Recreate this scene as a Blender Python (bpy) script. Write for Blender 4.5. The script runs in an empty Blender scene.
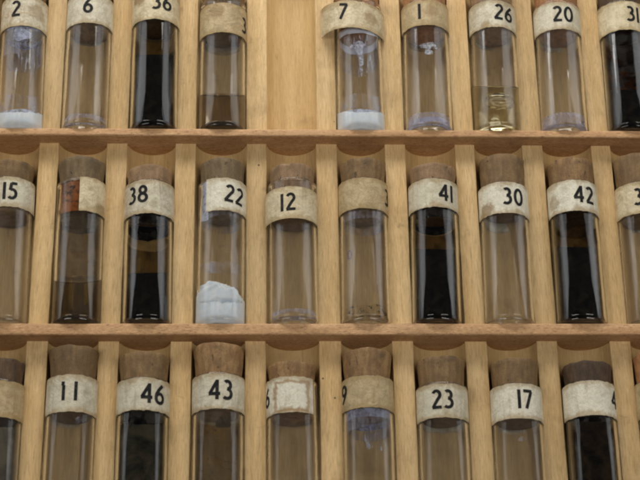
import bpy, math, random
from mathutils import Matrix, Vector, noise as mnoise
R = math.radians
MM = 0.001
sc = bpy.context.scene
col = sc.collection

# ------------------------------------------------------------------ camera, light, exposure
LEAN = Matrix.Rotation(R(-32), 4, 'X')         # the rack leans back: its own frame (x right, y into the board, z up the board) -> world
cam = bpy.data.cameras.new('camera')
cam.lens = 36.0 * 1637.445 / 640
cam.sensor_width = 36.0
cam.clip_start = 0.01
cam.clip_end = 100
camo = bpy.data.objects.new('camera', cam)
col.objects.link(camo)
right, fwd, up = (0.99923763, -0.03631197, -0.01433854), (0.03898022, 0.90758522, 0.41805454), (-0.00216693, -0.41829475, 0.90830876)
cm = Matrix(((right[0], up[0], -fwd[0], -0.1714 * MM), (right[1], up[1], -fwd[1], -418.2991 * MM),
             (right[2], up[2], -fwd[2], -223.1981 * MM), (0, 0, 0, 1)))
camo.matrix_world = LEAN @ cm
cam.dof.use_dof = True
cam.dof.focus_distance = 0.465
cam.dof.aperture_fstop = 40
sc.camera = camo

world = bpy.data.worlds.new('World')
sc.world = world
world.use_nodes = True
world.node_tree.nodes['Background'].inputs[0].default_value = (0.68, 0.68, 0.70, 1)
world.node_tree.nodes['Background'].inputs[1].default_value = 0.02

def area(name, pos, target, sx, sy, radiance, color, long_axis=(0, 0, 1)):
    l = bpy.data.lights.new(name, 'AREA')
    l.shape = 'RECTANGLE'
    l.size, l.size_y, l.color = sx, sy, color
    l.energy = radiance * math.pi * sx * sy
    o = bpy.data.objects.new(name, l)
    col.objects.link(o)
    zax = (Vector(pos) - Vector(target)).normalized()
    yax = Vector(long_axis)
    yax = (yax - zax * yax.dot(zax)).normalized()
    xax = yax.cross(zax)
    m = Matrix.Translation(pos) @ Matrix((xax, yax, zax)).transposed().to_4x4()
    o.matrix_world = LEAN @ m
    return o
area('lamp', (-0.76, -0.27, 0.385), (0.0, 0, -0.02), 0.32, 0.75, 0.85, (0.97, 0.98, 1.0), (0.257, -0.325, 0.236))
area('lamp', (0.76, -0.32, 0.385), (0.03, 0, -0.02), 0.32, 0.75, 0.85, (0.97, 0.98, 1.0), (-0.257, -0.325, 0.236))
area('lamp', (-0.02, -0.175, 0.275), (0.02, 0, 0.03), 0.46, 0.11, 5.4, (1.0, 0.96, 0.895), (0, 0, 1))
area('lamp', (-0.62, -0.88, -0.20), (0.0, 0, 0.0), 0.60, 0.28, 4.0, (1.0, 0.955, 0.885), (0, 0, 1))
area('lamp', (0.60, -0.88, -0.20), (0.03, 0, 0.0), 0.60, 0.28, 4.0, (1.0, 0.955, 0.885), (0, 0, 1))

sc.view_settings.view_transform = 'Standard'
sc.view_settings.look = 'None'
sc.view_settings.exposure = 0.48
sc.view_settings.gamma = 1
sc.cycles.max_bounces = 24
sc.cycles.transmission_bounces = 20
sc.cycles.transparent_max_bounces = 24
sc.cycles.diffuse_bounces = 5
sc.cycles.glossy_bounces = 8
sc.cycles.sample_clamp_indirect = 4.0
sc.cycles.blur_glossy = 0.3
sc.cycles.use_denoising = True
sc.cycles.filter_width = 2.3
sc.cycles.use_adaptive_sampling = False

# ------------------------------------------------------------------ node helper
class NT:
    def __init__(s, name):
        s.m = bpy.data.materials.new(name)
        s.m.use_nodes = True
        s.t = s.m.node_tree
        s.t.nodes.clear()
        s.out = s.t.nodes.new('ShaderNodeOutputMaterial')
    def n(s, kind, **kw):
        nd = s.t.nodes.new('ShaderNode' + kind)
        ins = kw.pop('ins', {})
        for k, v in kw.items():
            setattr(nd, k, v)
        for k, v in ins.items():
            s.put(nd.inputs[k], v)
        return nd
    def put(s, sock, v):
        if isinstance(v, bpy.types.NodeSocket):
            s.t.links.new(v, sock)
        elif isinstance(v, (tuple, list)) and len(v) == 3 and sock.type == 'RGBA':
            sock.default_value = (*v, 1)
        else:
            sock.default_value = v
    def coords(s, scale=(1, 1, 1), rnd=True):
        tc = s.n('TexCoord')
        mp = s.n('Mapping', ins={'Vector': tc.outputs['Object'], 'Scale': tuple(1000 * k for k in scale)})
        return mp.outputs[0]
    def rand(s):
        oi = s.n('ObjectInfo')
        return s.math('MULTIPLY', oi.outputs['Random'], 97.0)
    def noise(s, vec, scale, detail=3, rough=0.5, w=None, dist=0.0):
        nd = s.n('TexNoise', noise_dimensions='4D', ins={'Vector': vec, 'Scale': scale, 'Detail': detail, 'Roughness': rough, 'Distortion': dist})
        if w is not None:
            s.put(nd.inputs['W'], w)
        return nd.outputs[0]
    def math(s, op, a, b=0.0, clamp=False):
        nd = s.n('Math', operation=op, use_clamp=clamp)
        s.put(nd.inputs[0], a)
        s.put(nd.inputs[1], b)
        return nd.outputs[0]
    def ramp(s, v, lo, hi, a=0.0, b=1.0):
        nd = s.n('MapRange', interpolation_type='SMOOTHSTEP', ins={'Value': v, 'From Min': lo, 'From Max': hi, 'To Min': a, 'To Max': b})
        return nd.outputs[0]
    def mix(s, f, a, b, mode='MIX'):
        nd = s.n('Mix', data_type='RGBA', blend_type=mode)
        s.put(nd.inputs[0], f)
        s.put(nd.inputs[6], a)
        s.put(nd.inputs[7], b)
        return nd.outputs[2]
    def bump(s, h, dist, strength=1.0):
        return s.n('Bump', ins={'Height': h, 'Distance': dist * MM, 'Strength': strength}).outputs[0]
    def principled(s, **ins):
        return s.n('BsdfPrincipled', ins={k.replace('_', ' '): v for k, v in ins.items()})
    def done(s, shader):
        s.t.links.new(shader.outputs[0] if not isinstance(shader, bpy.types.NodeSocket) else shader, s.out.inputs[0])
        return s.m

# ------------------------------------------------------------------ materials
def wood(name, dark, light, along, fleck=0.35, fleck_len=0.25, speck=True, seed=0.0, grime=(0.21, 0.125, 0.058)):
    t = NT(name)
    sq = [1.0, 1.0, 1.0]
    sq['xyz'.index(along)] = 0.06
    v = t.coords(sq)
    sq2 = [1.0, 1.0, 1.0]
    sq2['xyz'.index(along)] = fleck_len
    vf = t.coords(sq2)
    v1 = t.coords()
    w = t.math('ADD', t.rand(), seed)
    broad = t.noise(v, 0.30, 4, 0.6, w, 0.4)
    fibre = t.noise(v, 3.6, 5, 0.7, w)
    c = t.mix(t.ramp(broad, 0.3, 0.7), dark, light)
    c = t.mix(t.ramp(fibre, 0.38, 0.68, 0.0, 0.34), c, tuple(k * 0.62 for k in dark))
    fl = t.noise(vf, 3.0, 4, 0.6, w)
    c = t.mix(t.ramp(fl, 0.53, 0.66, 0.0, fleck), c, tuple(k * 0.5 for k in dark))
    c = t.mix(t.ramp(fl, 0.46, 0.34, 0.0, fleck * 0.7), c, tuple(min(1, k * 1.28) for k in light))
    tone = t.n('ObjectInfo').outputs['Random']
    hv = t.n('HueSaturation', ins={'Value': t.ramp(tone, 0.0, 1.0, 0.87, 1.06), 'Color': c})
    c = hv.outputs[0]
    # hand grime and water marks
    g = t.noise(v1, 0.045, 5, 0.62, w, 0.8)
    c = t.mix(t.ramp(g, 0.52, 0.74, 0.0, 0.42), c, grime)
    g2 = t.noise(v1, 0.16, 5, 0.65, t.math('ADD', w, 31.0), 1.0)
    c = t.mix(t.ramp(g2, 0.60, 0.76, 0.0, 0.40), c, tuple(k * 0.8 for k in grime))
    if speck:
        off = t.n('CombineXYZ', ins={0: w, 1: t.math('MULTIPLY', w, 1.7), 2: w})
        vo = t.n('TexVoronoi', ins={'Vector': t.n('VectorMath', operation='ADD', ins={0: v1, 1: off.outputs[0]}).outputs[0], 'Scale': 0.11, 'Randomness': 1.0})
        sp = t.ramp(vo.outputs['Distance'], 0.042, 0.024)
        c = t.mix(t.math('MULTIPLY', sp, 0.85), c, (0.035, 0.02, 0.012))
    h = t.math('ADD', t.math('MULTIPLY', fibre, 0.6), t.math('MULTIPLY', fl, 0.7))
    b = t.principled(Base_Color=c, Roughness=t.ramp(fibre, 0.3, 0.7, 0.48, 0.66), Normal=t.bump(h, 0.10, 1.0))
    b.inputs['Specular IOR Level'].default_value = 0.32
    return t.done(b)

M_LAND = wood('pale_strip_wood', (0.62, 0.41, 0.178), (0.77, 0.55, 0.285), 'z', 0.42, 0.10)
M_GROOVE = wood('groove_wood', (0.57, 0.385, 0.165), (0.69, 0.49, 0.235), 'z', 0.28, 0.09)
M_BAR = wood('beech_wood', (0.58, 0.325, 0.15), (0.73, 0.46, 0.245), 'x', 0.75, 0.30, False, grime=(0.20, 0.10, 0.05))

def cork_mat(name, base, dark, seed):
    t = NT(name)
    v = t.coords()
    vs = t.coords((1, 1, 0.35))
    a = t.noise(vs, 0.55, 6, 0.65, seed, 0.5)
    f = t.noise(v, 3.0, 4, 0.6, seed)
    c = t.mix(t.ramp(a, 0.32, 0.68), dark, base)
    c = t.mix(t.ramp(f, 0.4, 0.72, 0.0, 0.45), c, tuple(k * 0.45 for k in dark))
    p = t.noise(vs, 1.05, 2, 0.5, seed + 7)
    pits = t.ramp(p, 0.64, 0.74)
    gm = t.noise(v, 0.22, 4, 0.65, seed + 11, 0.5)
    c = t.mix(t.ramp(gm, 0.45, 0.72, 0.0, 0.6), c, (0.075, 0.05, 0.026))
    bands = t.noise(t.coords((1, 1, 0.05)), 0.8, 3, 0.6, seed + 2)
    c = t.mix(t.ramp(bands, 0.42, 0.65, 0.0, 0.45), c, tuple(k * 0.6 for k in dark))
    c = t.mix(t.math('MULTIPLY', pits, 0.55), c, (0.03, 0.014, 0.007))
    h = t.math('SUBTRACT', t.math('MULTIPLY', f, 0.5), pits)
    return t.done(t.principled(Base_Color=c, Roughness=0.72, Normal=t.bump(h, 0.22, 0.9)))

def paper_mat(name, base, stain, amt, seed, blobs=(), frame=None, edges=None):
    t = NT(name)
    v = t.coords()
    vz = t.coords((1, 1, 0.12))
    a = t.noise(v, 0.16, 5, 0.6, seed, 0.9)
    lo = 0.66 - 0.30 * amt
    s = t.math('MULTIPLY', t.ramp(a, lo, lo + 0.20), 0.35 + 0.5 * amt)
    c = t.mix(s, base, stain)
    edge = t.math('MULTIPLY', t.ramp(a, lo - 0.035, lo), t.ramp(a, lo + 0.05, lo + 0.015))   # tide line of a dried stain
    c = t.mix(t.math('MULTIPLY', edge, 0.5 * amt), c, tuple(k * 0.6 for k in stain))
    for (px, py, pz, rad, strength) in blobs:
        d = t.n('VectorMath', operation='DISTANCE', ins={0: v, 1: (px, py, pz)}).outputs['Value']
        d = t.math('ADD', d, t.math('MULTIPLY', t.math('SUBTRACT', t.noise(v, 0.5, 4, 0.6, seed + 3), 0.5), rad * 1.6))
        c = t.mix(t.ramp(d, rad, rad * 0.55, 0.0, strength), c, tuple(k * 0.75 for k in stain))
    if edges:
        sz = t.n('SeparateXYZ', ins={0: v}).outputs[2]
        near = t.math('SUBTRACT', (edges[1] - edges[0]) / 2, t.math('ABSOLUTE', t.math('SUBTRACT', sz, (edges[0] + edges[1]) / 2)))
        near = t.math('SUBTRACT', near, t.math('MULTIPLY', t.math('SUBTRACT', t.noise(v, 0.35, 4, 0.65, seed + 8), 0.42), 6.0))
        c = t.mix(t.ramp(near, 1.3, -0.4, 0.0, 0.62), c, (0.36, 0.245, 0.10))
    if frame:
        xyz = t.n('SeparateXYZ', ins={0: v})
        wob = t.math('MULTIPLY', t.math('SUBTRACT', t.noise(v, 0.45, 3, 0.6, seed + 4), 0.5), 2.2)
        dx = t.math('SUBTRACT', t.math('ABSOLUTE', t.math('SUBTRACT', xyz.outputs[0], frame[0])), frame[2])
        dz = t.math('SUBTRACT', t.math('ABSOLUTE', t.math('SUBTRACT', xyz.outputs[2], frame[1])), frame[3])
        d = t.math('ABSOLUTE', t.math('ADD', t.math('MAXIMUM', dx, dz), wob))
        c = t.mix(t.ramp(d, 0.75, 0.1, 0.0, 0.75), c, (0.34, 0.20, 0.085))
    f = t.noise(v, 2.2, 5, 0.65, seed)
    c = t.mix(t.ramp(f, 0.45, 0.75, 0.0, 0.30), c, tuple(k * 0.55 for k in stain))
    gr = t.noise(v, 0.30, 5, 0.65, seed + 13, 0.5)
    c = t.mix(t.ramp(gr, 0.42, 0.72, 0.0, 0.32 + 0.5 * amt), c, (0.27, 0.215, 0.11))
    r = t.noise(vz, 0.9, 3, 0.6, seed + 2)
    c = t.mix(t.ramp(r, 0.50, 0.75, 0.0, 0.35), c, tuple(k * 0.7 for k in stain))
    b = t.principled(Base_Color=c, Roughness=0.5, Normal=t.bump(t.math('ADD', t.math('ADD', r, t.math('MULTIPLY', f, 0.5)), t.math('MULTIPLY', t.noise(v, 0.45, 2, 0.5, seed + 21, 1.5), 2.0)), 0.14, 0.9))
    b.inputs['Specular IOR Level'].default_value = 0.3
    return t.done(b)

def ink_mat():
    t = NT('black_ink')
    v = t.coords()
    f = t.noise(v, 1.3, 5, 0.7, t.rand())
    c = t.mix(t.ramp(f, 0.46, 0.72, 0.0, 0.8), (0.010, 0.010, 0.012), (0.075, 0.066, 0.052))
    return t.done(t.principled(Base_Color=c, Roughness=0.65, Specular_IOR_Level=0.15))
M_INK = ink_mat()

def glass_mat(name, colr):
    t = NT(name)
    v = t.coords((1, 1, 0.5))
    f = t.noise(v, 0.28, 2, 0.5, t.rand())
    g = t.n('BsdfGlass', ins={'Color': colr, 'Roughness': 0.0, 'IOR': 1.49, 'Normal': t.bump(f, 0.06, 0.6)})
    return t.done(g)
M_GLASS = glass_mat('clear_glass', (1.0, 1.0, 0.995))
def clouded_mat():
    t = NT('clouded_glass')
    v = t.coords((1, 1, 0.5))
    w = t.rand()
    f = t.noise(v, 0.28, 2, 0.5, w)
    g = t.n('BsdfGlass', ins={'Color': (1.0, 1.0, 0.995), 'Roughness': 0.0, 'IOR': 1.49, 'Normal': t.bump(f, 0.06, 0.6)})
    d = t.n('BsdfDiffuse', ins={'Color': (0.84, 0.74, 0.66)})
    a = t.noise(t.coords((1, 1, 0.25)), 0.35, 5, 0.65, w, 0.5)
    b = t.noise(t.coords(), 2.2, 3, 0.6, w)
    fac = t.math('ADD', t.ramp(a, 0.3, 0.75, 0.004, 0.034), t.ramp(b, 0.66, 0.74, 0.0, 0.06))
    return t.done(t.n('MixShader', ins={0: fac, 1: g.outputs[0], 2: d.outputs[0]}))
M_CLOUD = clouded_mat()

def liquid_mat(name, colr, ior=1.34):
    t = NT(name)
    g = t.n('BsdfGlass', ins={'Color': colr, 'Roughness': 0.0, 'IOR': ior})
    return t.done(g)

def film_mat(name, colr, tint, lo, hi, top, scale, seed, stretch=1.0, rough=0.7):
    """a dried film on the inside of the glass: patches of colr over a tinted clear coat"""
    t = NT(name)
    v = t.coords((1, 1, stretch))
    a = t.noise(v, scale, 5, 0.62, seed, 0.4)
    fac = t.ramp(a, lo, hi, 0.0, top)
    f = t.noise(v, 3.0, 3, 0.6, seed)
    c = t.mix(t.ramp(f, 0.4, 0.7, 0.0, 0.4), colr, tuple(k * 0.7 for k in colr))
    tr = t.n('BsdfTransparent', ins={'Color': tint})
    b = t.principled(Base_Color=c, Roughness=rough)
    mx = t.n('MixShader', ins={0: fac, 1: tr.outputs[0], 2: b.outputs[0]})
    return t.done(mx)

def solid_mat(name, a, b, scale, seed, rough=0.35, lo=0.35, hi=0.65, spots=None, stretch=1.0):
    t = NT(name)
    v = t.coords((1, 1, stretch))
    n1 = t.noise(v, scale, 6, 0.62, seed, 0.7)
    c = t.mix(t.ramp(n1, lo, hi), a, b)
    if spots:
        s = t.noise(v, 0.75, 3, 0.6, seed + 5, 0.3)
        c = t.mix(t.ramp(s, 0.60, 0.68, 0.0, 0.85), c, spots)
    return t.done(t.principled(Base_Color=c, Roughness=rough, Normal=t.bump(n1, 0.15, 0.5), Specular_IOR_Level=0.06))

def powder_mat(name, a, b):
    t = NT(name)
    v = t.coords()
    n1 = t.noise(v, 0.6, 5, 0.6, t.rand())
    n2 = t.noise(v, 4.0, 3, 0.6, t.rand())
    c = t.mix(t.ramp(n1, 0.35, 0.65), a, b)
    return t.done(t.principled(Base_Color=c, Roughness=0.8, Normal=t.bump(n2, 0.12, 0.7)))
M_POWDER = powder_mat('white_powder', (0.80, 0.90, 1.0), (0.90, 0.96, 1.0))

# ------------------------------------------------------------------ mesh helpers
def link(name, verts, faces, m, parent=None, smooth=40):
    me = bpy.data.meshes.new(name)
    me.from_pydata([tuple(c * MM for c in v) for v in verts], [], faces)
    me.update()
    if smooth:
        for p in me.polygons:
            p.use_smooth = True
        me.set_sharp_from_angle(angle=R(smooth))
    if m:
        me.materials.append(m)
    o = bpy.data.objects.new(name, me)
    col.objects.link(o)
    if parent:
        o.parent = parent
    return o

def lathe(prof, n=72, fn=None, flip=False):
    """surface of revolution; profile points (r, z); r = 0 ends become a pole; fn may displace (x, y, z)"""
    V, F, rings = [], [], []
    for (r, z) in prof:
        if r <= 1e-9:
            rings.append([len(V)])
            V.append((0, 0, z))
        else:
            rings.append(list(range(len(V), len(V) + n)))
            for i in range(n):
                a = 2 * math.pi * i / n
                V.append((r * math.sin(a), -r * math.cos(a), z))
    for A, B in zip(rings[:-1], rings[1:]):
        if len(A) == 1 and len(B) == 1:
            continue
        for i in range(n):
            j = (i + 1) % n
            if len(A) == 1:
                F.append((A[0], B[j], B[i]))
            elif len(B) == 1:
                F.append((A[i], A[j], B[0]))
            else:
                F.append((A[i], A[j], B[j], B[i]))
    if fn:
        V = [fn(*v) for v in V]
    if flip:
        F = [tuple(reversed(f)) for f in F]
    return V, F

def shell(r, a0, a1, zf0, zf1, th=0.12, na=48, nz=10, cx=0.0, cy=0.0, full=False, fn=None):
    """curved sheet of thickness th; zf0 / zf1 give the lower and upper edge at each angle (degrees, 0 = front)"""
    V, F = [], []
    cols = na if full else na + 1
    for layer, rr in ((0, r), (1, r + th)):
        for i in range(cols):
            a = a0 + (a1 - a0) * i / na
            lo, hi = zf0(a), zf1(a)
            for k in range(nz + 1):
                z = lo + (hi - lo) * k / nz
                x, y = cx + rr * math.sin(R(a)), cy - rr * math.cos(R(a))
                V.append(fn(x, y, z, a) if fn else (x, y, z))
    def id_(l, i, k):
        return l * cols * (nz + 1) + (i % cols) * (nz + 1) + k
    for i in range(na):
        for k in range(nz):
            F.append((id_(1, i, k), id_(1, i + 1, k), id_(1, i + 1, k + 1), id_(1, i, k + 1)))
            F.append((id_(0, i, k), id_(0, i, k + 1), id_(0, i + 1, k + 1), id_(0, i + 1, k)))
        for k in (0, nz):
            q = (id_(0, i, k), id_(0, i + 1, k), id_(1, i + 1, k), id_(1, i, k))
            F.append(q if k == 0 else tuple(reversed(q)))
    if not full:
        for i in (0, na):
            for k in range(nz):
                q = (id_(0, i, k), id_(1, i, k), id_(1, i, k + 1), id_(0, i, k + 1))
                F.append(q if i == 0 else tuple(reversed(q)))
    return V, F

def rough_edge(z, amp, seed, freq=0.09):
    return lambda a: z + amp * (mnoise.noise(Vector((a * freq, seed * 3.7, z))) + 0.6 * mnoise.noise(Vector((a * freq * 4, seed * 1.3, z))))

# numerals: centre lines in a box 1 high, humanist sans shapes
def arc(cx, cy, rx, ry, a0, a1, n=18):
    return [(cx + rx * math.cos(R(a0 + (a1 - a0) * i / n)), cy + ry * math.sin(R(a0 + (a1 - a0) * i / n))) for i in range(n + 1)]
GLYPH = {
    '0': (0.56, [arc(0.28, 0.5, 0.215, 0.435, 0, 360, 36)]),
    '1': (0.20, [[(0.10, 0.0), (0.10, 1.0)]]),
    'i': (0.20, [[(0.12, 0.0), (0.12, 0.80)], [(0.075, 0.79), (0.085, 1.0)]]),
    '2': (0.52, [arc(0.245, 0.725, 0.185, 0.21, 155, -35, 18) + [(0.30, 0.47), (0.16, 0.24), (0.055, 0.065)], [(0.02, 0.068), (0.50, 0.068)]]),
    '3': (0.50, [arc(0.215, 0.735, 0.165, 0.195, 135, -90, 18), arc(0.20, 0.30, 0.22, 0.235, 90, -135, 20)]),
    '4': (0.60, [[(0.43, 0.0), (0.43, 0.98)], [(0.44, 0.94), (0.07, 0.29)], [(0.03, 0.29), (0.58, 0.29)]]),
    '5': (0.50, [[(0.46, 0.93), (0.15, 0.93)], [(0.16, 0.96), (0.10, 0.53)], arc(0.20, 0.325, 0.21, 0.255, 118, -140, 22)]),
    '6': (0.54, [[(0.42, 0.965), (0.30, 0.83), (0.17, 0.66), (0.085, 0.48), (0.065, 0.36)], arc(0.265, 0.30, 0.20, 0.235, 0, 360, 32)]),
    '7': (0.50, [[(0.02, 0.93), (0.48, 0.93)], [(0.44, 0.92), (0.15, 0.0)]]),
    '8': (0.54, [arc(0.27, 0.735, 0.165, 0.195, 0, 360, 28), arc(0.27, 0.29, 0.21, 0.225, 0, 360, 30)]),
    '9': (0.54, [[(0.12, 0.035), (0.24, 0.17), (0.37, 0.34), (0.455, 0.52), (0.475, 0.64)], arc(0.275, 0.70, 0.20, 0.235, 0, 360, 32)]),
}
def ribbon(pts, w):
    closed = math.dist(pts[0], pts[-1]) < 1e-6
    if closed:
        pts = pts[:-1]
    elif len(pts) == 2:
        pts = [tuple(pts[0][k] + (pts[1][k] - pts[0][k]) * i / 6 for k in (0, 1)) for i in range(7)]
    n = len(pts)
    L, Rr = [], []
    for i, p in enumerate(pts):
        q0 = pts[(i - 1) % n] if (closed or i > 0) else p
        q1 = pts[(i + 1) % n] if (closed or i < n - 1) else p
        dx, dy = q1[0] - q0[0], q1[1] - q0[1]
        l = math.hypot(dx, dy) or 1
        L.append((p[0] - dy / l * w / 2, p[1] + dx / l * w / 2))
        Rr.append((p[0] + dy / l * w / 2, p[1] - dx / l * w / 2))
    F = [(i, i + 1, n + i + 1, n + i) for i in range(n - 1)]
    if closed:
        F.append((n - 1, 0, n, 2 * n - 1))
    return L + Rr, [tuple(reversed(f)) for f in F]
def wrap_strokes(strokes, w, place):
    V, F = [], []
    for s in strokes:
        v, f = ribbon(s, w)
        o = len(V)
        V += [place(*p) for p in v]
        F += [tuple(i + o for i in q) for q in f]
    return V, F
def number_strokes(text, h):
    out, x = [], 0.0
    for ch in text:
        wd, st = GLYPH[ch]
        for s in st:
            out.append([((x + px) * h, (py - 0.5) * h) for px, py in s])
        x += wd + (0.44 if ch == 'i' else 0.11)
    tot = (x - 0.11) * h
    return [[(px - tot / 2, py) for px, py in s] for s in out]

# ------------------------------------------------------------------ the rack
PITCH_X = [-79.8, -59.6, -40.1, -20.4, -0.18, 20.2, 39.9, 60.2, 79.8, 100.0, 120.1]     # centres of the strips between the slots
H = 60.99
BARS = [(69.0, 72.0), (0.0, 2.31), (-H, -H + 3.34), (-2 * H, -2 * H + 5.0)]             # underside, top of each shelf bar
GR = 7.14
rack = bpy.data.objects.new('specimen_rack', None)
col.objects.link(rack)
rack.matrix_world = LEAN
rack['label'] = 'pale wooden rack with pinkish beech shelves and rounded slots that holds all the glass vials'
rack['category'] = 'rack'
rnd = random.Random(4)

def bevel_box(x0, x1, y0, y1, z0, z1, bv, along, nseg=40, wob=0.05, seed=0):
    """bar with rounded long edges, divided along its length so that it can be a little uneven"""
    ax = 'xyz'.index(along)
    o = [i for i in range(3) if i != ax]
    lo, hi = (x0, y0, z0), (x1, y1, z1)
    a0, a1, b0, b1 = lo[o[0]], hi[o[0]], lo[o[1]], hi[o[1]]
    prof = []
    for (ca, cb, s) in ((a1 - bv, b1 - bv, 0), (a0 + bv, b1 - bv, 90), (a0 + bv, b0 + bv, 180), (a1 - bv, b0 + bv, 270)):
        for k in range(4):
            t = R(s + 30 * k)
            prof.append((ca + bv * math.cos(t), cb + bv * math.sin(t)))
    V, F, n = [], [], len(prof)
    for i in range(nseg + 1):
        t = lo[ax] + (hi[ax] - lo[ax]) * i / nseg
        for j, (a, b) in enumerate(prof):
            p = [0, 0, 0]
            p[ax], p[o[0]], p[o[1]] = t, a, b
            d = mnoise.noise(Vector((t * 0.12, j * 0.35, seed * 9.1))) * wob
            d2 = mnoise.noise(Vector((t * 0.12 + 40, j * 0.35, seed * 5.3))) * wob
            d += 0.35 * wob * mnoise.noise(Vector((t * 1.1, j * 0.9, seed * 3.3)))
            p[o[0]] += d
            p[o[1]] += d2
            V.append(tuple(p))
    for i in range(nseg):
        for j in range(n):
            k = (j + 1) % n
            F.append((i * n + j, i * n + k, (i + 1) * n + k, (i + 1) * n + j))
    F.append(tuple(range(n))[::-1])
    F.append(tuple(nseg * n + j for j in range(n)))
    return V, F

XL, XR = -83.5, 123.8
for i, (z0, z1) in enumerate(BARS):
    V, F = bevel_box(XL, XR, -4.82, 12.0, z0, z1, 0.45, 'x', 120, 0.10, i)
    link('shelf_bar', V, F, M_BAR, rack)
for k, (zlo, zhi) in enumerate(((BARS[1][1], BARS[0][0]), (BARS[2][1], BARS[1][0]), (BARS[3][1], BARS[2][0]))):
    # grooved panel of this row: one half-round channel per slot
    prof = [(XL + 0.3, 1.6)]
    for a, b in zip(PITCH_X[:-1], PITCH_X[1:]):
        c, w = (a + b) / 2, (b - a) / 2 - 2.93
        prof.append((c - w - 0.02, 1.6))
        for j in range(25):
            t = R(180 - 180 * j / 24)
            prof.append((c + w * math.cos(t), max(0.0, GR * math.sin(t)) * 1.0 + (1.6 if j in (0, 24) else 0) if j in (0, 24) else max(1.6, 1.03 * GR * math.sin(t))))
        prof.append((c + w + 0.02, 1.6))
    prof.append((XR - 0.3, 1.6))
    V, F = [], []
    nz = 2
    for q in range(nz):
        z = zlo if q == 0 else zhi
        V += [(x, y, z) for x, y in prof]
    n = len(prof)
    F += [(j, j + 1, n + j + 1, n + j) for j in range(n - 1)]
    V += [(x, 12.0, z) for z in (zlo, zhi) for x in (XL + 0.3, XR - 0.3)]
    b = 2 * n
    F += [(b + 1, b, b + 2, b + 3), (b, 0, n, b + 2), (n - 1, b + 1, b + 3, 2 * n - 1)]
    link('grooved_panel', V, F, M_GROOVE, rack, 25)
    for j, x in enumerate(PITCH_X):
        hw = 2.93 + rnd.uniform(-0.12, 0.12)
        dx = rnd.uniform(-0.12, 0.12)
        top = zhi - rnd.uniform(0.0, 0.12)
        V, F = bevel_box(x + dx - hw, x + dx + hw, rnd.uniform(-0.1, 0.1), 1.59, zlo + 0.02, top, 0.22, 'z', 30, 0.10, j + 20 * k)
        link('divider_strip', V, F, M_LAND, rack)
for x0, x1 in ((XL - 5, XL - 0.2), (XR + 0.2, XR + 5)):
    V, F = bevel_box(x0, x1, -7.0, 12.5, -2 * H - 0.5, 72.3, 0.5, 'z', 30, 0.08, 3)
    link('side_board', V, F, M_LAND, rack)

# ------------------------------------------------------------------ vials
TAN = math.tan(R(32))
CORK = {'tan': ((0.44, 0.27, 0.115), (0.26, 0.14, 0.054)), 'brown': ((0.30, 0.185, 0.078), (0.19, 0.112, 0.044)),
        'grey': ((0.28, 0.195, 0.095), (0.175, 0.115, 0.053)), 'dark': ((0.15, 0.085, 0.042), (0.065, 0.036, 0.017)),
        'orange': ((0.58, 0.29, 0.12), (0.42, 0.185, 0.07)), 'pink': ((0.45, 0.285, 0.155), (0.33, 0.20, 0.10))}
PAPER = {'white': (0.76, 0.73, 0.60), 'grey': (0.65, 0.61, 0.48), 'cream': (0.68, 0.59, 0.40), 'tan': (0.53, 0.42, 0.245)}
STAIN = (0.36, 0.22, 0.09)

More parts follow.
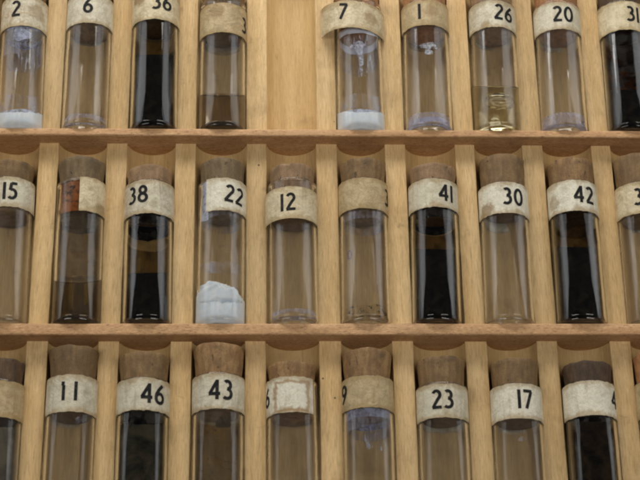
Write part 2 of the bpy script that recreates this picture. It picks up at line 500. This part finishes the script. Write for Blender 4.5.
def vial(num, row, x, bx, text, label, lab=None, rim=43.5, ctop=50.0, cr=6.45, cin=34.0, r=6.85, cork='tan', paper='grey', stain=0.35,
         ang=0.0, nz=0.3, nh=5.3, roll=0.0, wrap=(-180, 180), blobs=(), cork_tilt=0.0, frame=None):
    base = {1: BARS[1][1], 2: BARS[2][1], 3: BARS[3][1]}[row]
    e = bpy.data.objects.new('glass_vial', None)
    col.objects.link(e)
    e.empty_display_size = 0.005
    tilt = math.atan((x - bx) / 37.0)
    y0 = GR - r - 0.2 + 0.21
    e.matrix_world = LEAN @ Matrix.Translation((bx * MM, y0 * MM, (base + 0.12) * MM)) @ Matrix.Rotation(tilt, 4, 'Y')
    e['label'], e['category'], e['group'] = label, 'vial', 'corked glass vials in the rack'
    ri = r - 0.80
    rv = random.Random(num)
    # glass: rounded heel, flat foot with a shallow kick, rolled rim
    prof = [(0, 0.45), (3.0, 0.35), (r - 1.5, 0.05), (r - 1.0, 0.0), (r - 0.55, 0.08), (r - 0.22, 0.32), (r - 0.06, 0.7), (r, 1.3), (r, 12), (r, 24), (r, rim - 1.0),
            (r + 0.10, rim - 0.6), (r + 0.08, rim - 0.2), (r - 0.15, rim), (ri + 0.25, rim), (ri + 0.03, rim - 0.25), (ri, rim - 0.8), (ri, 24), (ri, 12), (ri, 2.2),
            (ri - 0.12, 1.55), (ri - 0.5, 1.05), (ri - 1.4, 0.85), (2.2, 1.25), (0, 1.55)]
    V, F = lathe(prof, 96)
    link('glass_tube', V, F, M_GLASS if num in (3, 9, 12, 16, 18, 28, 22) else M_CLOUD, e, 60)
    # cork: tapered plug, a bit uneven
    sd = num * 3.1
    def uneven(px, py, pz):
        k = 0.20 if pz > ctop - 1.0 else 0.12 if pz > rim else 0.03
        d = mnoise.noise(Vector((px * 0.5, py * 0.5, pz * 0.4 + sd))) * k
        d += mnoise.noise(Vector((px * 1.6, py * 1.6, pz * 1.6 + sd))) * k * 0.8
        l = math.hypot(px, py) or 1
        zz = pz + (mnoise.noise(Vector((px * 0.35, py * 0.35, sd))) * 0.35 + cork_tilt * px if pz > rim + 1.5 else 0)
        return (px + px / l * d, py + py / l * d, zz)
    rp = ri - 0.10
    cp = [(0, cin), (rp * 0.5, cin), (rp - 0.5, cin + 0.02), (rp - 0.15, cin + 0.25), (rp, cin + 0.9), (rp, (cin + rim) / 2), (rp, rim - 0.2), (rp + 0.12, rim + 0.6)]
    for k in range(1, 7):
        t = k / 6
        cp.append((rp + 0.12 + (cr - rp - 0.12) * t, rim + 0.6 + (ctop - 0.35 - rim - 0.6) * t))
    cp += [(cr - 0.12, ctop - 0.08), (cr - 0.4, ctop), (cr * 0.6, ctop), (cr * 0.3, ctop), (0, ctop)]
    V, F = lathe(cp, 72, uneven)
    cb, cd = CORK[cork]
    j = rv.uniform(0.76, 1.02)
    link('cork', V, F, cork_mat('cork', tuple(c * j for c in cb), tuple(c * j for c in cd), sd), e, 50)
    # label
    lo = None
    if lab:
        rl = r + 0.05
        full = wrap[1] - wrap[0] >= 360
        lm = paper_mat('paper', PAPER[paper], STAIN, stain, num * 1.77, blobs, frame, lab if not callable(lab) else (30.1, 40.0) if num == 14 else (32.2, 41.6))
        if callable(lab):
            lo = lab(e, lm)
        else:
            def crease(px, py, pz, a):
                d = 0.05 * mnoise.noise(Vector((a * 0.04, pz * 0.35, sd)))
                l = math.hypot(px, py)
                return (px * (1 + max(d, -0.02) / l), py * (1 + max(d, -0.02) / l), pz)
            V, F = shell(rl, wrap[0], wrap[1], rough_edge(lab[0], 0.20, num), rough_edge(lab[1], 0.20, num + 50), 0.12, 120 if full else 60, 10, full=full, fn=crease)
            lo = link('paper_label', V, F, lm, e, 35)
            if text:
                zc = (lab[0] + lab[1]) / 2 + nz
                rr = rl + 0.12 + 0.07
                cr_, sr_ = math.cos(R(roll)), math.sin(R(roll))
                def place(u, w):
                    u, w = u * cr_ + w * sr_, -u * sr_ + w * cr_
                    a = R(ang) + u / rr
                    return (rr * math.sin(a), -rr * math.cos(a), zc + w)
                V, F = wrap_strokes(number_strokes(text, nh), 0.165 * nh, place)
                link('printed_number', V, F, M_INK, lo, 0)
    e['ri'] = ri
    return e, ri, lo

def liquid(e, ri, level, m, name='liquid', bottom=2.4, tilt=TAN, over=0.05, flat=False):
    """contents up to a surface that is level in the world; level = height at the front of the glass"""
    rr = ri + over
    n, V, F = 72, [], []
    prof = [(0.0, 1.53), (2.2, 1.23), (rr - 1.4, 0.83), (rr - 0.5, 1.03), (rr - 0.12, 1.53), (rr, 2.2)]
    ring0 = []
    for r_, z in prof:
        if r_ == 0:
            V.append((0, 0, z - over))
            ring0.append([0])
        else:
            ring0.append(list(range(len(V), len(V) + n)))
            V += [(r_ * math.sin(2 * math.pi * i / n), -r_ * math.cos(2 * math.pi * i / n), z - over) for i in range(n)]
    def surf(rad, add):
        ring0.append(list(range(len(V), len(V) + n)))
        for i in range(n):
            a = 2 * math.pi * i / n
            y = -rad * math.cos(a)
            V.append((rad * math.sin(a), y, max(2.4, level + (y + ri) * tilt + add)))
    surf(rr, 0.55)
    surf(rr - 0.25, 0.22)
    surf(rr - 0.7, 0.05)
    surf(rr - 1.5, 0.0)
    surf(rr * 0.4, 0.0)
    V.append((0, 0, level + ri * tilt))
    ring0.append([len(V) - 1])
    for A, B in zip(ring0[:-1], ring0[1:]):
        for i in range(n):
            j = (i + 1) % n
            if len(A) == 1:
                F.append((A[0], B[j], B[i]))
            elif len(B) == 1:
                F.append((A[i], A[j], B[0]))
            else:
                F.append((A[i], A[j], B[j], B[i]))
    return link(name, V, F, m, e, 50)

def powder(e, ri, level, m, seed, amp=0.25, name='powder', tilt=0.42, dusty=True):
    rr = ri + 0.05
    prof = [(0, 1.48), (2.2, 1.18), (rr - 1.4, 0.78), (rr - 0.5, 0.98), (rr - 0.12, 1.48), (rr, 2.2)]
    prof += [(rr, level)] + [(rr * (1 - q / 14), level + 0.25 * math.sin(q / 14 * 5)) for q in range(1, 14)] + [(0, level)]
    film(e, ri, -180, 180, level + 1.0, level + 6.0, F_HAZE, seed, amp=1.6) if dusty else None
    film(e, ri, -180, 180, level - 0.6, level + 1.1, F_WHITE, seed + 60, amp=1.0, off=0.10) if dusty else None
    def fn(px, py, pz):
        if pz > level - 0.05:
            pz += (py + ri) * tilt + amp * (mnoise.noise(Vector((px * 0.4, py * 0.4, seed))) + 0.5 * mnoise.noise(Vector((px * 1.3, py * 1.3, seed))) + 0.35 * mnoise.noise(Vector((px * 4.1, py * 4.1, seed))))
        return (px, py, pz)
    V, F = lathe(prof, 120, fn)
    return link(name, V, F, m, e, 60)

def film(e, ri, a0, a1, z0, z1, m, seed, name='residue', amp=0.5, off=0.05):
    full = a1 - a0 >= 360
    def edge(z, k, sd):
        return lambda a: z + k * (mnoise.noise(Vector((math.cos(R(a)) * 1.7, math.sin(R(a)) * 1.7, sd * 3.7))) + 0.22 * mnoise.noise(Vector((math.cos(R(a)) * 7, math.sin(R(a)) * 7, sd))))
    V, F = shell(ri - off - 0.03, a0, a1, edge(z0, amp * 1.3, seed), edge(z1, amp * 0.6, seed + 9), 0.03, 144 if full else 60, 8, full=full)
    return link(name, V, F, m, e, 60)

def flake(e, pts, m, name='residue', r=5.9, th=0.06):
    """an irregular dried patch on the inner wall: outline in (angle degrees, z)"""
    n = len(pts)
    ca, cz = sum(p[0] for p in pts) / n, sum(p[1] for p in pts) / n
    V = []
    for rr in (r - th, r):
        V += [(rr * math.sin(R(a)), -rr * math.cos(R(a)), z) for a, z in pts] + [(rr * math.sin(R(ca)), -rr * math.cos(R(ca)), cz)]
    F = []
    for i in range(n):
        j = (i + 1) % n
        F.append((n + 1 + i, n + 1 + j, 2 * n + 1))
        F.append((j, i, n))
        F.append((i, j, n + 1 + j, n + 1 + i))
    return link(name, V, F, m, e, 50)
def blob_outline(a, z, ra, rz, seed, n=48, rough=0.45):
    out = []
    for i in range(n):
        t = 2 * math.pi * i / n
        k = 1 + rough * (mnoise.noise(Vector((math.cos(t) * 1.4, math.sin(t) * 1.4, seed * 2.3))) + 0.30 * mnoise.noise(Vector((math.cos(t) * 3, math.sin(t) * 3, seed))))
        out.append((a - ra * k * math.sin(t), z + rz * k * math.cos(t)))
    return out[::-1]

M_BLACK = solid_mat('black_liquid', (0.006, 0.006, 0.006), (0.016, 0.013, 0.009), 0.3, 3, 0.15)
M_BLACK_BROWN = solid_mat('black_brown_liquid', (0.006, 0.005, 0.004), (0.028, 0.018, 0.009), 0.25, 9, 0.2)
M_OLIVE = solid_mat('murky_olive_liquid', (0.011, 0.010, 0.007), (0.052, 0.045, 0.029), 0.16, 5, 0.4, spots=(0.012, 0.013, 0.009))
M_MURK = solid_mat('murky_brown_liquid', (0.10, 0.078, 0.036), (0.18, 0.14, 0.068), 0.2, 6, 0.4, spots=(0.05, 0.038, 0.018))
M_GREY = solid_mat('grey_green_liquid', (0.062, 0.054, 0.039), (0.115, 0.099, 0.068), 0.2, 8, 0.4)
M_YELLOW = liquid_mat('yellow_liquid', (0.985, 0.965, 0.86))
M_TEA = liquid_mat('brown_liquid', (0.90, 0.84, 0.72))
M_TEA_DARK = liquid_mat('dark_brown_liquid', (0.86, 0.80, 0.66))
F_DARK = film_mat('dark_film', (0.075, 0.06, 0.034), (0.84, 0.81, 0.73), 0.46, 0.85, 0.42, 0.16, 2)
F_BLOTCH = film_mat('blotched_dark_stain', (0.012, 0.009, 0.006), (0.80, 0.68, 0.50), 0.42, 0.66, 0.80, 0.30, 22)
F_DARKER = film_mat('dark_film', (0.018, 0.012, 0.007), (0.36, 0.26, 0.16), 0.40, 0.62, 0.9, 0.28, 4)  # dried stain; on one vial it also paints the shadow under the label
F_AMBER = film_mat('amber_stain', (0.42, 0.155, 0.03), (0.93, 0.70, 0.40), 0.30, 0.60, 0.92, 0.25, 6)
F_BROWN = film_mat('brown_tint', (0.16, 0.115, 0.07), (0.97, 0.94, 0.885), 0.55, 0.85, 0.5, 0.2, 3)
F_WHITE = film_mat('blue_white_powder_film', (0.66, 0.72, 0.92), (0.97, 0.97, 1.0), 0.30, 0.60, 0.85, 0.55, 5)
F_RING = film_mat('white_powder_ring', (0.78, 0.82, 0.98), (0.97, 0.97, 1.0), 0.15, 0.34, 0.97, 0.6, 25)
F_RING9 = film_mat('blue_powder_ring', (0.50, 0.55, 0.78), (0.95, 0.96, 1.0), 0.20, 0.75, 0.70, 0.4, 26)
F_HAZE = film_mat('pale_powder_haze', (0.62, 0.64, 0.80), (0.98, 0.98, 1.0), 0.40, 0.80, 0.45, 0.35, 8, 0.4)
F_LILAC = film_mat('lilac_residue', (0.66, 0.62, 0.72), (0.97, 0.96, 0.99), 0.10, 0.80, 0.60, 0.4, 11)
F_STREAK = film_mat('powder_streaks', (0.68, 0.72, 0.85), (0.99, 0.99, 1.0), 0.52, 0.70, 0.75, 1.5, 12, 0.14)
F_FLAKE = film_mat('white_flakes', (0.72, 0.75, 0.86), (0.99, 0.99, 1.0), 0.34, 0.66, 0.92, 1.0, 14)
F_DUN = film_mat('grey_beige_film', (0.21, 0.16, 0.08), (0.955, 0.92, 0.82), 0.25, 0.75, 0.26, 0.14, 33)
F_SPECK = film_mat('dark_specks', (0.03, 0.024, 0.014), (0.98, 0.98, 0.97), 0.60, 0.68, 0.85, 0.75, 34)
F_CRUST = film_mat('black_crust', (0.03, 0.016, 0.009), (0.97, 0.90, 0.78), 0.50, 0.66, 0.9, 0.32, 36)
F_DIRT = film_mat('dry_dirt', (0.10, 0.075, 0.035), (0.97, 0.95, 0.90), 0.50, 0.70, 0.75, 0.7, 15)

def glint_cover(e, m):  # added dark disc on the vial floor, covers the bright glint there
    V, F = lathe([(0, 1.75), (3.0, 1.5), (5.0, 1.35), (5.5, 1.7), (5.3, 2.1), (3.0, 2.3), (0, 2.2)], 48, lambda a, b, c: (a, b, c + (0.25 * mnoise.noise(Vector((a * 0.6, b * 0.6, 3))) if c > 1.9 else 0)))
    return link('glint_cover', V, F, m, e, 60)
M_GLINT_COVER = solid_mat('brown_glint_cover', (0.06, 0.042, 0.02), (0.12, 0.085, 0.045), 0.5, 12, 0.8)

# ---- top row
e, ri, _ = vial(1, 1, -69.2, -68.5, '2', 'clear vial labelled 2 with a V of bluish powder hanging under its label', (33.0, 43.3), r=6.7, cin=34.6, cork='brown', paper='grey', stain=0.45, ang=-14, nz=0.9, blobs=[(4.5, -5, 38, 3.6, 0.55)])
powder(e, ri, 4.4, M_POWDER, 1, 0.5)
film(e, ri, -180, 180, 32.6, 34.4, F_WHITE, 1, amp=0.5)
flake(e, blob_outline(2, 30.8, 26, 2.4, 3), F_WHITE)
flake(e, blob_outline(4, 28.2, 12, 1.9, 9), F_HAZE)
film(e, ri, -14, 44, 17, 30, F_STREAK, 3, amp=1.2)
film(e, ri, -180, 180, 24, 33, F_HAZE, 4, amp=1.0, off=0.1)
e, ri, _ = vial(2, 1, -49.8, -49.7, '6', 'empty clear vial with greyish white label numbered 6, between the 2 and the 36', (34.2, 44.2), rim=44.6, r=6.75, cin=34.2, cork='brown', paper='grey', stain=0.25, ang=0, nz=1.0)
film(e, ri, -180, 180, 2.9, 4.2, F_LILAC, 7, amp=0.6)
e, ri, _ = vial(3, 1, -30.2, -29.9, '36', 'vial of black liquid with brown stained cream label numbered 36 in the top row', (35.4, 45.4), rim=45.8, r=6.95, ctop=51.5, cin=36.0, cork='brown', paper='cream', stain=0.4, ang=18, nz=1.0, blobs=[(-4.5, -5.3, 43.5, 3.4, 0.8)])
liquid(e, ri, 23.0, M_BLACK, over=-0.04, tilt=0.48)
film(e, ri, -180, 180, 20.5, 36.0, F_DARK, 2)
e, ri, _ = vial(4, 1, -10.1, -10.1, '3', 'vial left of the empty slot, with thin brown liquid and a tan stained label', (31.1, 41.3), r=6.85, ctop=48.4, cin=33.0, cork='brown', paper='tan', stain=0.6, ang=63, nz=-0.6, roll=0, blobs=[(-2, -6.6, 38.5, 2.6, 0.7)])
liquid(e, ri, 9.6, M_TEA, over=0.05, tilt=0.62)
glint_cover(e, M_GLINT_COVER)
film(e, ri, -180, 180, 32.2, 33.6, F_HAZE, 5)
def collar_label(e, lm):
    def roll_(px, py, pz, a):
        # the paper has come unstuck: it hangs in front of the glass, lower to the right
        return (px, py + 0.35 * math.sin(R(a * 2.0)) - 0.0, pz - 0.055 * px + (0.5 if a < -40 and pz > 36 else 0) * (abs(a) - 40) / 34)
    V, F = shell(9.6, -76, 74, rough_edge(32.2, 0.15, 5), rough_edge(41.6, 0.15, 55), 0.13, 60, 10, cx=-1.7, cy=1.75, fn=roll_)
    lo = link('paper_label', V, F, lm, e, 35)
    rr = 9.6 + 0.13 + 0.06
    def place(u, w):
        u, w = u * math.cos(R(6)) + w * math.sin(R(6)), -u * math.sin(R(6)) + w * math.cos(R(6))
        a = R(-20) + u / rr
        X = -1.7 + rr * math.sin(a)
        return (X, 1.75 - rr * math.cos(a) + 0.35 * math.sin(2 * a), 37.9 + w - 0.055 * X)
    V, F = wrap_strokes(number_strokes('7', 5.4), 0.9, place)
    link('printed_number', V, F, M_INK, lo, 0)
    return lo
e, ri, _ = vial(5, 1, 30.3, 30.3, '7', 'vial with loose curling label numbered 7 above white powder and a bluish ring', collar_label, r=6.9, cin=33.6, cork='orange', paper='cream', stain=0.45, blobs=[(3.5, -6.5, 36.5, 3.0, 0.6)])
powder(e, ri, 4.9, M_POWDER, 5, 0.5)
film(e, ri, -180, 180, 31.5, 33.9, F_RING, 5, amp=0.3)
flake(e, blob_outline(-6, 27.4, 20, 1.5, 61), F_FLAKE)
flake(e, blob_outline(1, 22.8, 6, 5.0, 62), F_FLAKE)
film(e, ri, -20, 34, 17, 30, F_STREAK, 43, amp=1.5)
film(e, ri, -180, 180, 24, 31, F_STREAK, 63, amp=1.0, off=0.15)
e, ri, _ = vial(6, 1, 50.4, 50.0, '1', 'clear vial with tan stained label numbered 1 and white smears under a dark cracked cork', (34.0, 42.6), r=6.95, cin=34.4, cork='orange', paper='tan', stain=0.45, ang=-19, nz=0.5, blobs=[(1.5, -6.8, 39, 2.4, 0.5)])
film(e, ri, -180, 180, 32.6, 34.6, F_DARK, 6, amp=0.3)
flake(e, blob_outline(0, 27.4, 26, 1.1, 64), F_FLAKE)
flake(e, blob_outline(2, 25.3, 13, 0.9, 65), F_FLAKE)
film(e, ri, -180, 180, 1.7, 5.0, F_LILAC, 17, amp=0.6)
film(e, ri, -180, 180, 1.7, 3.6, F_WHITE, 18, amp=0.6, off=0.12)
e, ri, _ = vial(7, 1, 70.7, 70.1, '26', 'vial of pale yellow liquid with a large bubble, labelled 26', (33.6, 42.8), r=6.85, cin=34.0, cork='pink', paper='grey', stain=0.4, ang=23, nz=0.6, roll=4, blobs=[(-3, -6, 34.5, 1.8, 0.6)])
lq = liquid(e, ri, 13.2, M_YELLOW, over=0.05, tilt=0.55)
V, F = lathe([(0, -2.6), (1.2, -2.5), (2.3, -2.1), (3.0, -1.3), (3.3, 0), (3.1, 1.3), (2.4, 2.1), (1.3, 2.5), (0, 2.6)], 40, lambda a, b, c: (a * 1.15 + 0.5, b * 0.6 - 3.55, c * 1.1 + 9.8 + 0.3 * b), flip=True)
link('bubble', V, F, liquid_mat('bubble_wall', (1, 1, 1)), lq, 80)
e, ri, _ = vial(8, 1, 90.3, 89.6, '20', 'clear vial with clean grey white label numbered 20 and faint lilac residue at the bottom', (33.0, 42.4), r=6.9, cin=34.0, cork='orange', paper='grey', stain=0.12, ang=6, nz=0.6)
film(e, ri, -180, 180, 1.8, 5.2, F_LILAC, 21, amp=0.6)
e, ri, _ = vial(9, 1, 109.9, 109.4, '31', 'vial blotched brown above black liquid, labelled 31 at the right end of the top row', (32.8, 42.8), r=7.0, cin=35.0, cork='dark', paper='cream', stain=0.3, ang=17, nz=0.6)
liquid(e, ri, 12.0, M_BLACK, over=-0.04, tilt=0.5)
film(e, ri, -180, 180, 9.5, 35.0, F_BLOTCH, 4, amp=0.6)

# ---- middle row
e, ri, _ = vial(10, 2, -69.7, -69.3, '15', 'empty clear vial with greyish label numbered 15 at the left end of the middle row', (34.1, 43.3), r=6.75, rim=43.7, ctop=49.2, cin=33.2, cork='brown', paper='grey', stain=0.35, ang=8)
e, ri, _ = vial(11, 2, -49.7, -49.3, '', 'amber stained vial half full of brown liquid with only a torn scrap of label left', (32.9, 43.4), r=6.8, rim=43.3, ctop=50.2, cr=6.75, cin=33.2, cork='grey', paper='cream', stain=0.5, wrap=(2, 92), blobs=[(6.0, -3.0, 34.5, 2.4, 0.7)])
liquid(e, ri, 10.8, M_TEA_DARK, over=0.05, tilt=0.60)
glint_cover(e, M_GLINT_COVER)
film(e, ri, -180, 180, 33.2, 42.8, F_AMBER, 3, amp=0.2)
film(e, ri, -180, 180, 32.6, 42.8, F_CRUST, 52, amp=0.3, off=0.0)
film(e, ri, -180, 180, 2.4, 33, F_DUN, 48, amp=0.3, off=0.12)
film(e, ri, -180, 180, 31.6, 33.6, F_BLOTCH, 49, amp=0.6, off=0.2)
film(e, ri, -180, 180, 31.4, 33.4, F_DARK, 8, amp=0.4)
e, ri, _ = vial(12, 2, -30.4, -30.0, '38', 'vial half full of black liquid with a yellowed label numbered 38', (32.1, 42.4), r=6.85, rim=42.9, ctop=47.8, cr=6.4, cin=33.6, cork='pink', paper='grey', stain=0.45, ang=-25, nz=0.9)
liquid(e, ri, 13.4, M_BLACK, over=-0.04, tilt=0.46)
film(e, ri, -180, 180, 11, 26.0, F_DARK, 12, amp=0.5)
film(e, ri, -180, 180, 29.5, 34.0, F_DARKER, 13, amp=0.8, off=0.12)
def label22(e, lm):
    V, F = shell(6.9, -40, 130, rough_edge(33.1, 0.08, 6), rough_edge(43.2, 0.08, 56), 0.12, 60, 10)
    return link('paper_label', V, F, lm, e, 35)
e, ri, _ = vial(13, 2, -9.9, -10.0, '22', 'vial with bluish white powder and a white clump, labelled 22', (33.1, 43.2), r=6.8, rim=43.4, ctop=50.0, cr=6.3, cin=34.0, cork='grey', paper='white', stain=0.06, ang=33, nz=0.2, roll=6, wrap=(-38, 150))
powder(e, ri, 5.4, M_POWDER, 31, 0.9, dusty=False)
# a caked clump slumped against the wall on top of the powder
prof = [(4.9 * math.sin(math.pi * q / 26) * (1.0 if q < 13 else 0.92), -4.6 * math.cos(math.pi * q / 26)) for q in range(27)]
prof[0], prof[-1] = (0, prof[0][1]), (0, prof[-1][1])
def clump(a, b, c):
    k = 1 + 0.34 * mnoise.noise(Vector((a * 0.30, b * 0.30, c * 0.30 + 3))) + 0.16 * mnoise.noise(Vector((a * 0.9, b * 0.9, c * 0.9))) + 0.07 * mnoise.noise(Vector((a * 2.4, b * 2.4, c * 2.4)))
    px, py, pz = a * (1.34 if c < 0 else 1.34 - 0.07 * c) * k - 0.2, b * 0.95 * k - 1.4, c * k * (0.8 if c > 0 else 1) + 9.2 - 0.16 * a
    l = math.hypot(px, py) or 1
    f = min(1, (ri + 0.045) / l)
    return (px * f, py * f, pz)
V, F = lathe(prof, 96, clump)
link('powder_clump', V, F, M_POWDER, e, 0 or 70)
film(e, ri, -88, -36, 31, 43, F_WHITE, 33, amp=0.5)
film(e, ri, -180, 180, 31.8, 34.0, F_HAZE, 34, amp=0.4)
film(e, ri, -70, 60, 14.5, 18, F_HAZE, 35, amp=0.8)
def label12(e, lm):
    rr = 7.25
    def fn(px, py, pz, a):
        return (px, py, pz + 0.012 * px)
    V, F = shell(rr, -88, 88, rough_edge(30.1, 0.12, 7), rough_edge(40.0, 0.12, 57), 0.13, 60, 10, cx=-0.3, cy=-0.75, fn=fn)
    lo = link('paper_label', V, F, lm, e, 35)
    r2 = rr + 0.13 + 0.05
    def place(u, w):
        a = R(-9) + u / r2
        X = -0.3 + r2 * math.sin(a)
        return (X, -0.75 - r2 * math.cos(a), 35.2 + w + 0.012 * X + 0.06 * u)
    V, F = wrap_strokes(number_strokes('12', 5.4), 0.85, place)
    link('printed_number', V, F, M_INK, lo, 0)
    return lo
e, ri, _ = vial(14, 2, 10.1, 10.3, '12', 'empty clear vial whose loose tan label numbered 12 has slipped below the rim', label12, r=6.9, rim=43.6, ctop=48.3, cr=6.4, cin=32.2, cork='pink', paper='cream', stain=0.4)
film(e, ri, -180, 180, 2.6, 3.8, F_LILAC, 36, amp=0.4)
e, ri, _ = vial(15, 2, 30.3, 30.1, '3', 'empty clear vial between the 12 and the 41, its worn label streaked with grey', (33.8, 43.4), r=6.9, rim=43.7, ctop=50.2, cr=6.6, cin=33.8, cork='brown', paper='tan', stain=0.55, ang=66)
film(e, ri, -180, 180, 2.6, 5.0, F_DIRT, 37, amp=0.9)
film(e, ri, -180, 180, 31.2, 33.6, F_HAZE, 38, amp=0.5)
V, F = wrap_strokes([arc(0, 0, 0.55, 1.25, 0, 360, 26)], 0.42, lambda u, w: ((ri - .05) * math.sin(R(-44) + u / ri), -(ri - .05) * math.cos(R(-44) + u / ri), 20.4 + w))
link('purple_spot', V, F, solid_mat('purple_spot', (0.10, 0.05, 0.10), (0.16, 0.09, 0.15), 1.0, 2), e, 0)
e, ri, _ = vial(16, 2, 50.3, 49.7, '41', 'vial of black liquid with grey white label numbered 41 in the middle row', (34.2, 43.1), r=6.95, rim=43.5, ctop=48.4, cr=6.75, cin=33.8, cork='pink', paper='grey', stain=0.2, ang=25, nz=0.3)
liquid(e, ri, 20.8, M_BLACK, over=-0.04, tilt=0.46)
film(e, ri, -180, 180, 18.0, 31.0, F_DARK, 16, amp=0.4)
film(e, ri, -180, 180, 31.5, 35.0, F_DARKER, 18, amp=0.4, off=0.12)  # near-black shadow below the label, painted as a band on the glass
e, ri, _ = vial(17, 2, 70.4, 69.8, '30', 'empty clear vial with white label numbered 30, frayed at its left side', (32.4, 42.1), r=6.95, rim=42.5, ctop=51.6, cr=6.5, cin=35.0, cork='brown', paper='white', stain=0.15, ang=15, nz=0.4, blobs=[(-5.5, -4.2, 34, 3.0, 0.75)])
e, ri, _ = vial(18, 2, 90.3, 89.9, '42', 'vial of black liquid with white label numbered 42 in the middle row', (33.1, 42.8), r=7.0, rim=43.1, ctop=50.4, cr=6.6, cin=34.0, cork='tan', paper='white', stain=0.25, ang=17, nz=0.4, blobs=[(-6.0, -3.5, 37, 2.6, 0.5)])
liquid(e, ri, 21.5, M_BLACK, over=-0.04, tilt=0.46)
film(e, ri, -180, 180, 19.5, 34.5, F_DARK, 19, amp=0.4)
film(e, ri, -180, 180, 30.5, 34.5, F_DARK, 29, amp=0.4, off=0.12)
e, ri, _ = vial(19, 2, 109.6, 109.3, '3', 'brownish empty vial with cream label at the right end of the middle row', (32.5, 42.3), r=6.9, rim=42.7, ctop=52.0, cr=6.6, cin=33.0, cork='brown', paper='cream', stain=0.4, ang=-15, nz=0.3)

# ---- bottom row
e, ri, _ = vial(20, 3, -68.9, -68.9, '', 'murky grey vial with stained tan label at the left end of the bottom row', (32.2, 42.4), r=6.75, rim=42.9, ctop=49.0, cr=6.5, cin=33.0, cork='dark', paper='tan', stain=0.6)
liquid(e, ri, 29, M_GREY, over=-0.04, tilt=0.3)
e, ri, _ = vial(21, 3, -49.4, -49.5, 'i1', 'empty clear vial with greyish label numbered 11 in the bottom row', (33.6, 43.9), r=6.75, rim=44.0, ctop=52.5, cr=6.75, cin=34.2, cork='brown', paper='grey', stain=0.3, ang=0, nz=0.6)
flake(e, blob_outline(28, 31.5, 12, 1.1, 27), F_HAZE)
e, ri, _ = vial(22, 3, -30.3, -30.2, '46', 'vial of dark murky olive liquid with clean label numbered 46', (33.8, 42.8), r=7.0, rim=43.2, ctop=50.5, cr=6.8, cin=34.0, cork='brown', paper='grey', stain=0.08, ang=25, nz=0.3, nh=5.6)
liquid(e, ri, 29.5, M_OLIVE, over=-0.04, tilt=0.3)
film(e, ri, -180, 180, 27.0, 34.5, F_DARKER, 24, amp=0.6)
e, ri, _ = vial(23, 3, -10.2, -10.2, '43', 'vial of murky brown liquid with grey label numbered 43 and a tall tan cork', (34.2, 44.1), r=6.95, rim=44.6, ctop=53.1, cr=6.9, cin=34.5, cork='tan', paper='grey', stain=0.3, ang=6, nz=0.4, nh=5.6, cork_tilt=-0.03)
film(e, ri, -180, 180, 4, 33.8, F_DUN, 46, amp=0.3)
film(e, ri, -180, 180, 4, 29.0, F_SPECK, 47, amp=1.5, off=0.12)
flake(e, blob_outline(14, 30.5, 20, 1.5, 29), F_DARKER)
e, ri, lo = vial(24, 3, 9.6, 9.8, '6', 'brownish vial whose short white label is marked by a brown rectangular stain', (33.3, 43.3), r=6.85, rim=43.2, ctop=48.0, cr=6.5, cin=33.4, cork='tan', paper='white', stain=0.22, ang=-71, wrap=(-120, 52), frame=(-0.2, 37.9, 4.3, 3.9))
e, ri, _ = vial(25, 3, 30.0, 29.9, '9', 'clear vial with bluish powder film, tan label and a 9 turned to its left edge', (34.5, 43.5), r=6.9, rim=43.7, ctop=51.6, cr=6.75, cin=34.0, cork='tan', paper='tan', stain=0.5, ang=-67)
film(e, ri, -180, 180, 32.2, 34.6, F_RING9, 40, amp=0.25)
film(e, ri, -180, 180, 29, 33, F_HAZE, 42, amp=1.2, off=0.1)
film(e, ri, -18, 42, 23, 29.5, F_STREAK, 41, amp=1.4)
e, ri, _ = vial(26, 3, 50.1, 49.9, '23', 'empty clear vial with greyish label numbered 23', (31.7, 41.2), r=6.85, rim=41.8, ctop=49.4, cr=6.6, cin=32.8, cork='brown', paper='grey', stain=0.2, ang=-5, nz=0.4)
e, ri, _ = vial(27, 3, 70.2, 70.0, '17', 'empty clear vial with bright white label numbered 17', (31.4, 41.2), r=6.85, rim=41.5, ctop=48.8, cr=6.5, cin=32.2, cork='brown', paper='white', stain=0.05, ang=11, nz=0.5)
flake(e, blob_outline(2, 26.0, 12, 0.6, 35), F_HAZE)
e, ri, _ = vial(28, 3, 90.1, 89.9, '4', 'vial full of black brown liquid, white label with a 4 at its edge', (32.2, 41.9), r=6.95, rim=42.2, ctop=48.0, cr=6.6, cin=33.5, cork='dark', paper='white', stain=0.12, ang=56, nz=0.6)
liquid(e, ri, 30, M_BLACK_BROWN, over=-0.04, tilt=0.3)
film(e, ri, -180, 180, 28, 33.5, F_DARKER, 44)
e, ri, _ = vial(29, 3, 109.9, 109.8, '', 'vial with reddish brown cork at the far right end of the bottom row', (32.6, 42.6), r=6.9, rim=43.0, ctop=51.0, cr=6.7, cin=33.0, cork='orange', paper='tan', stain=0.5)
for o in col.objects:
    if 'ri' in o:
        del o['ri']
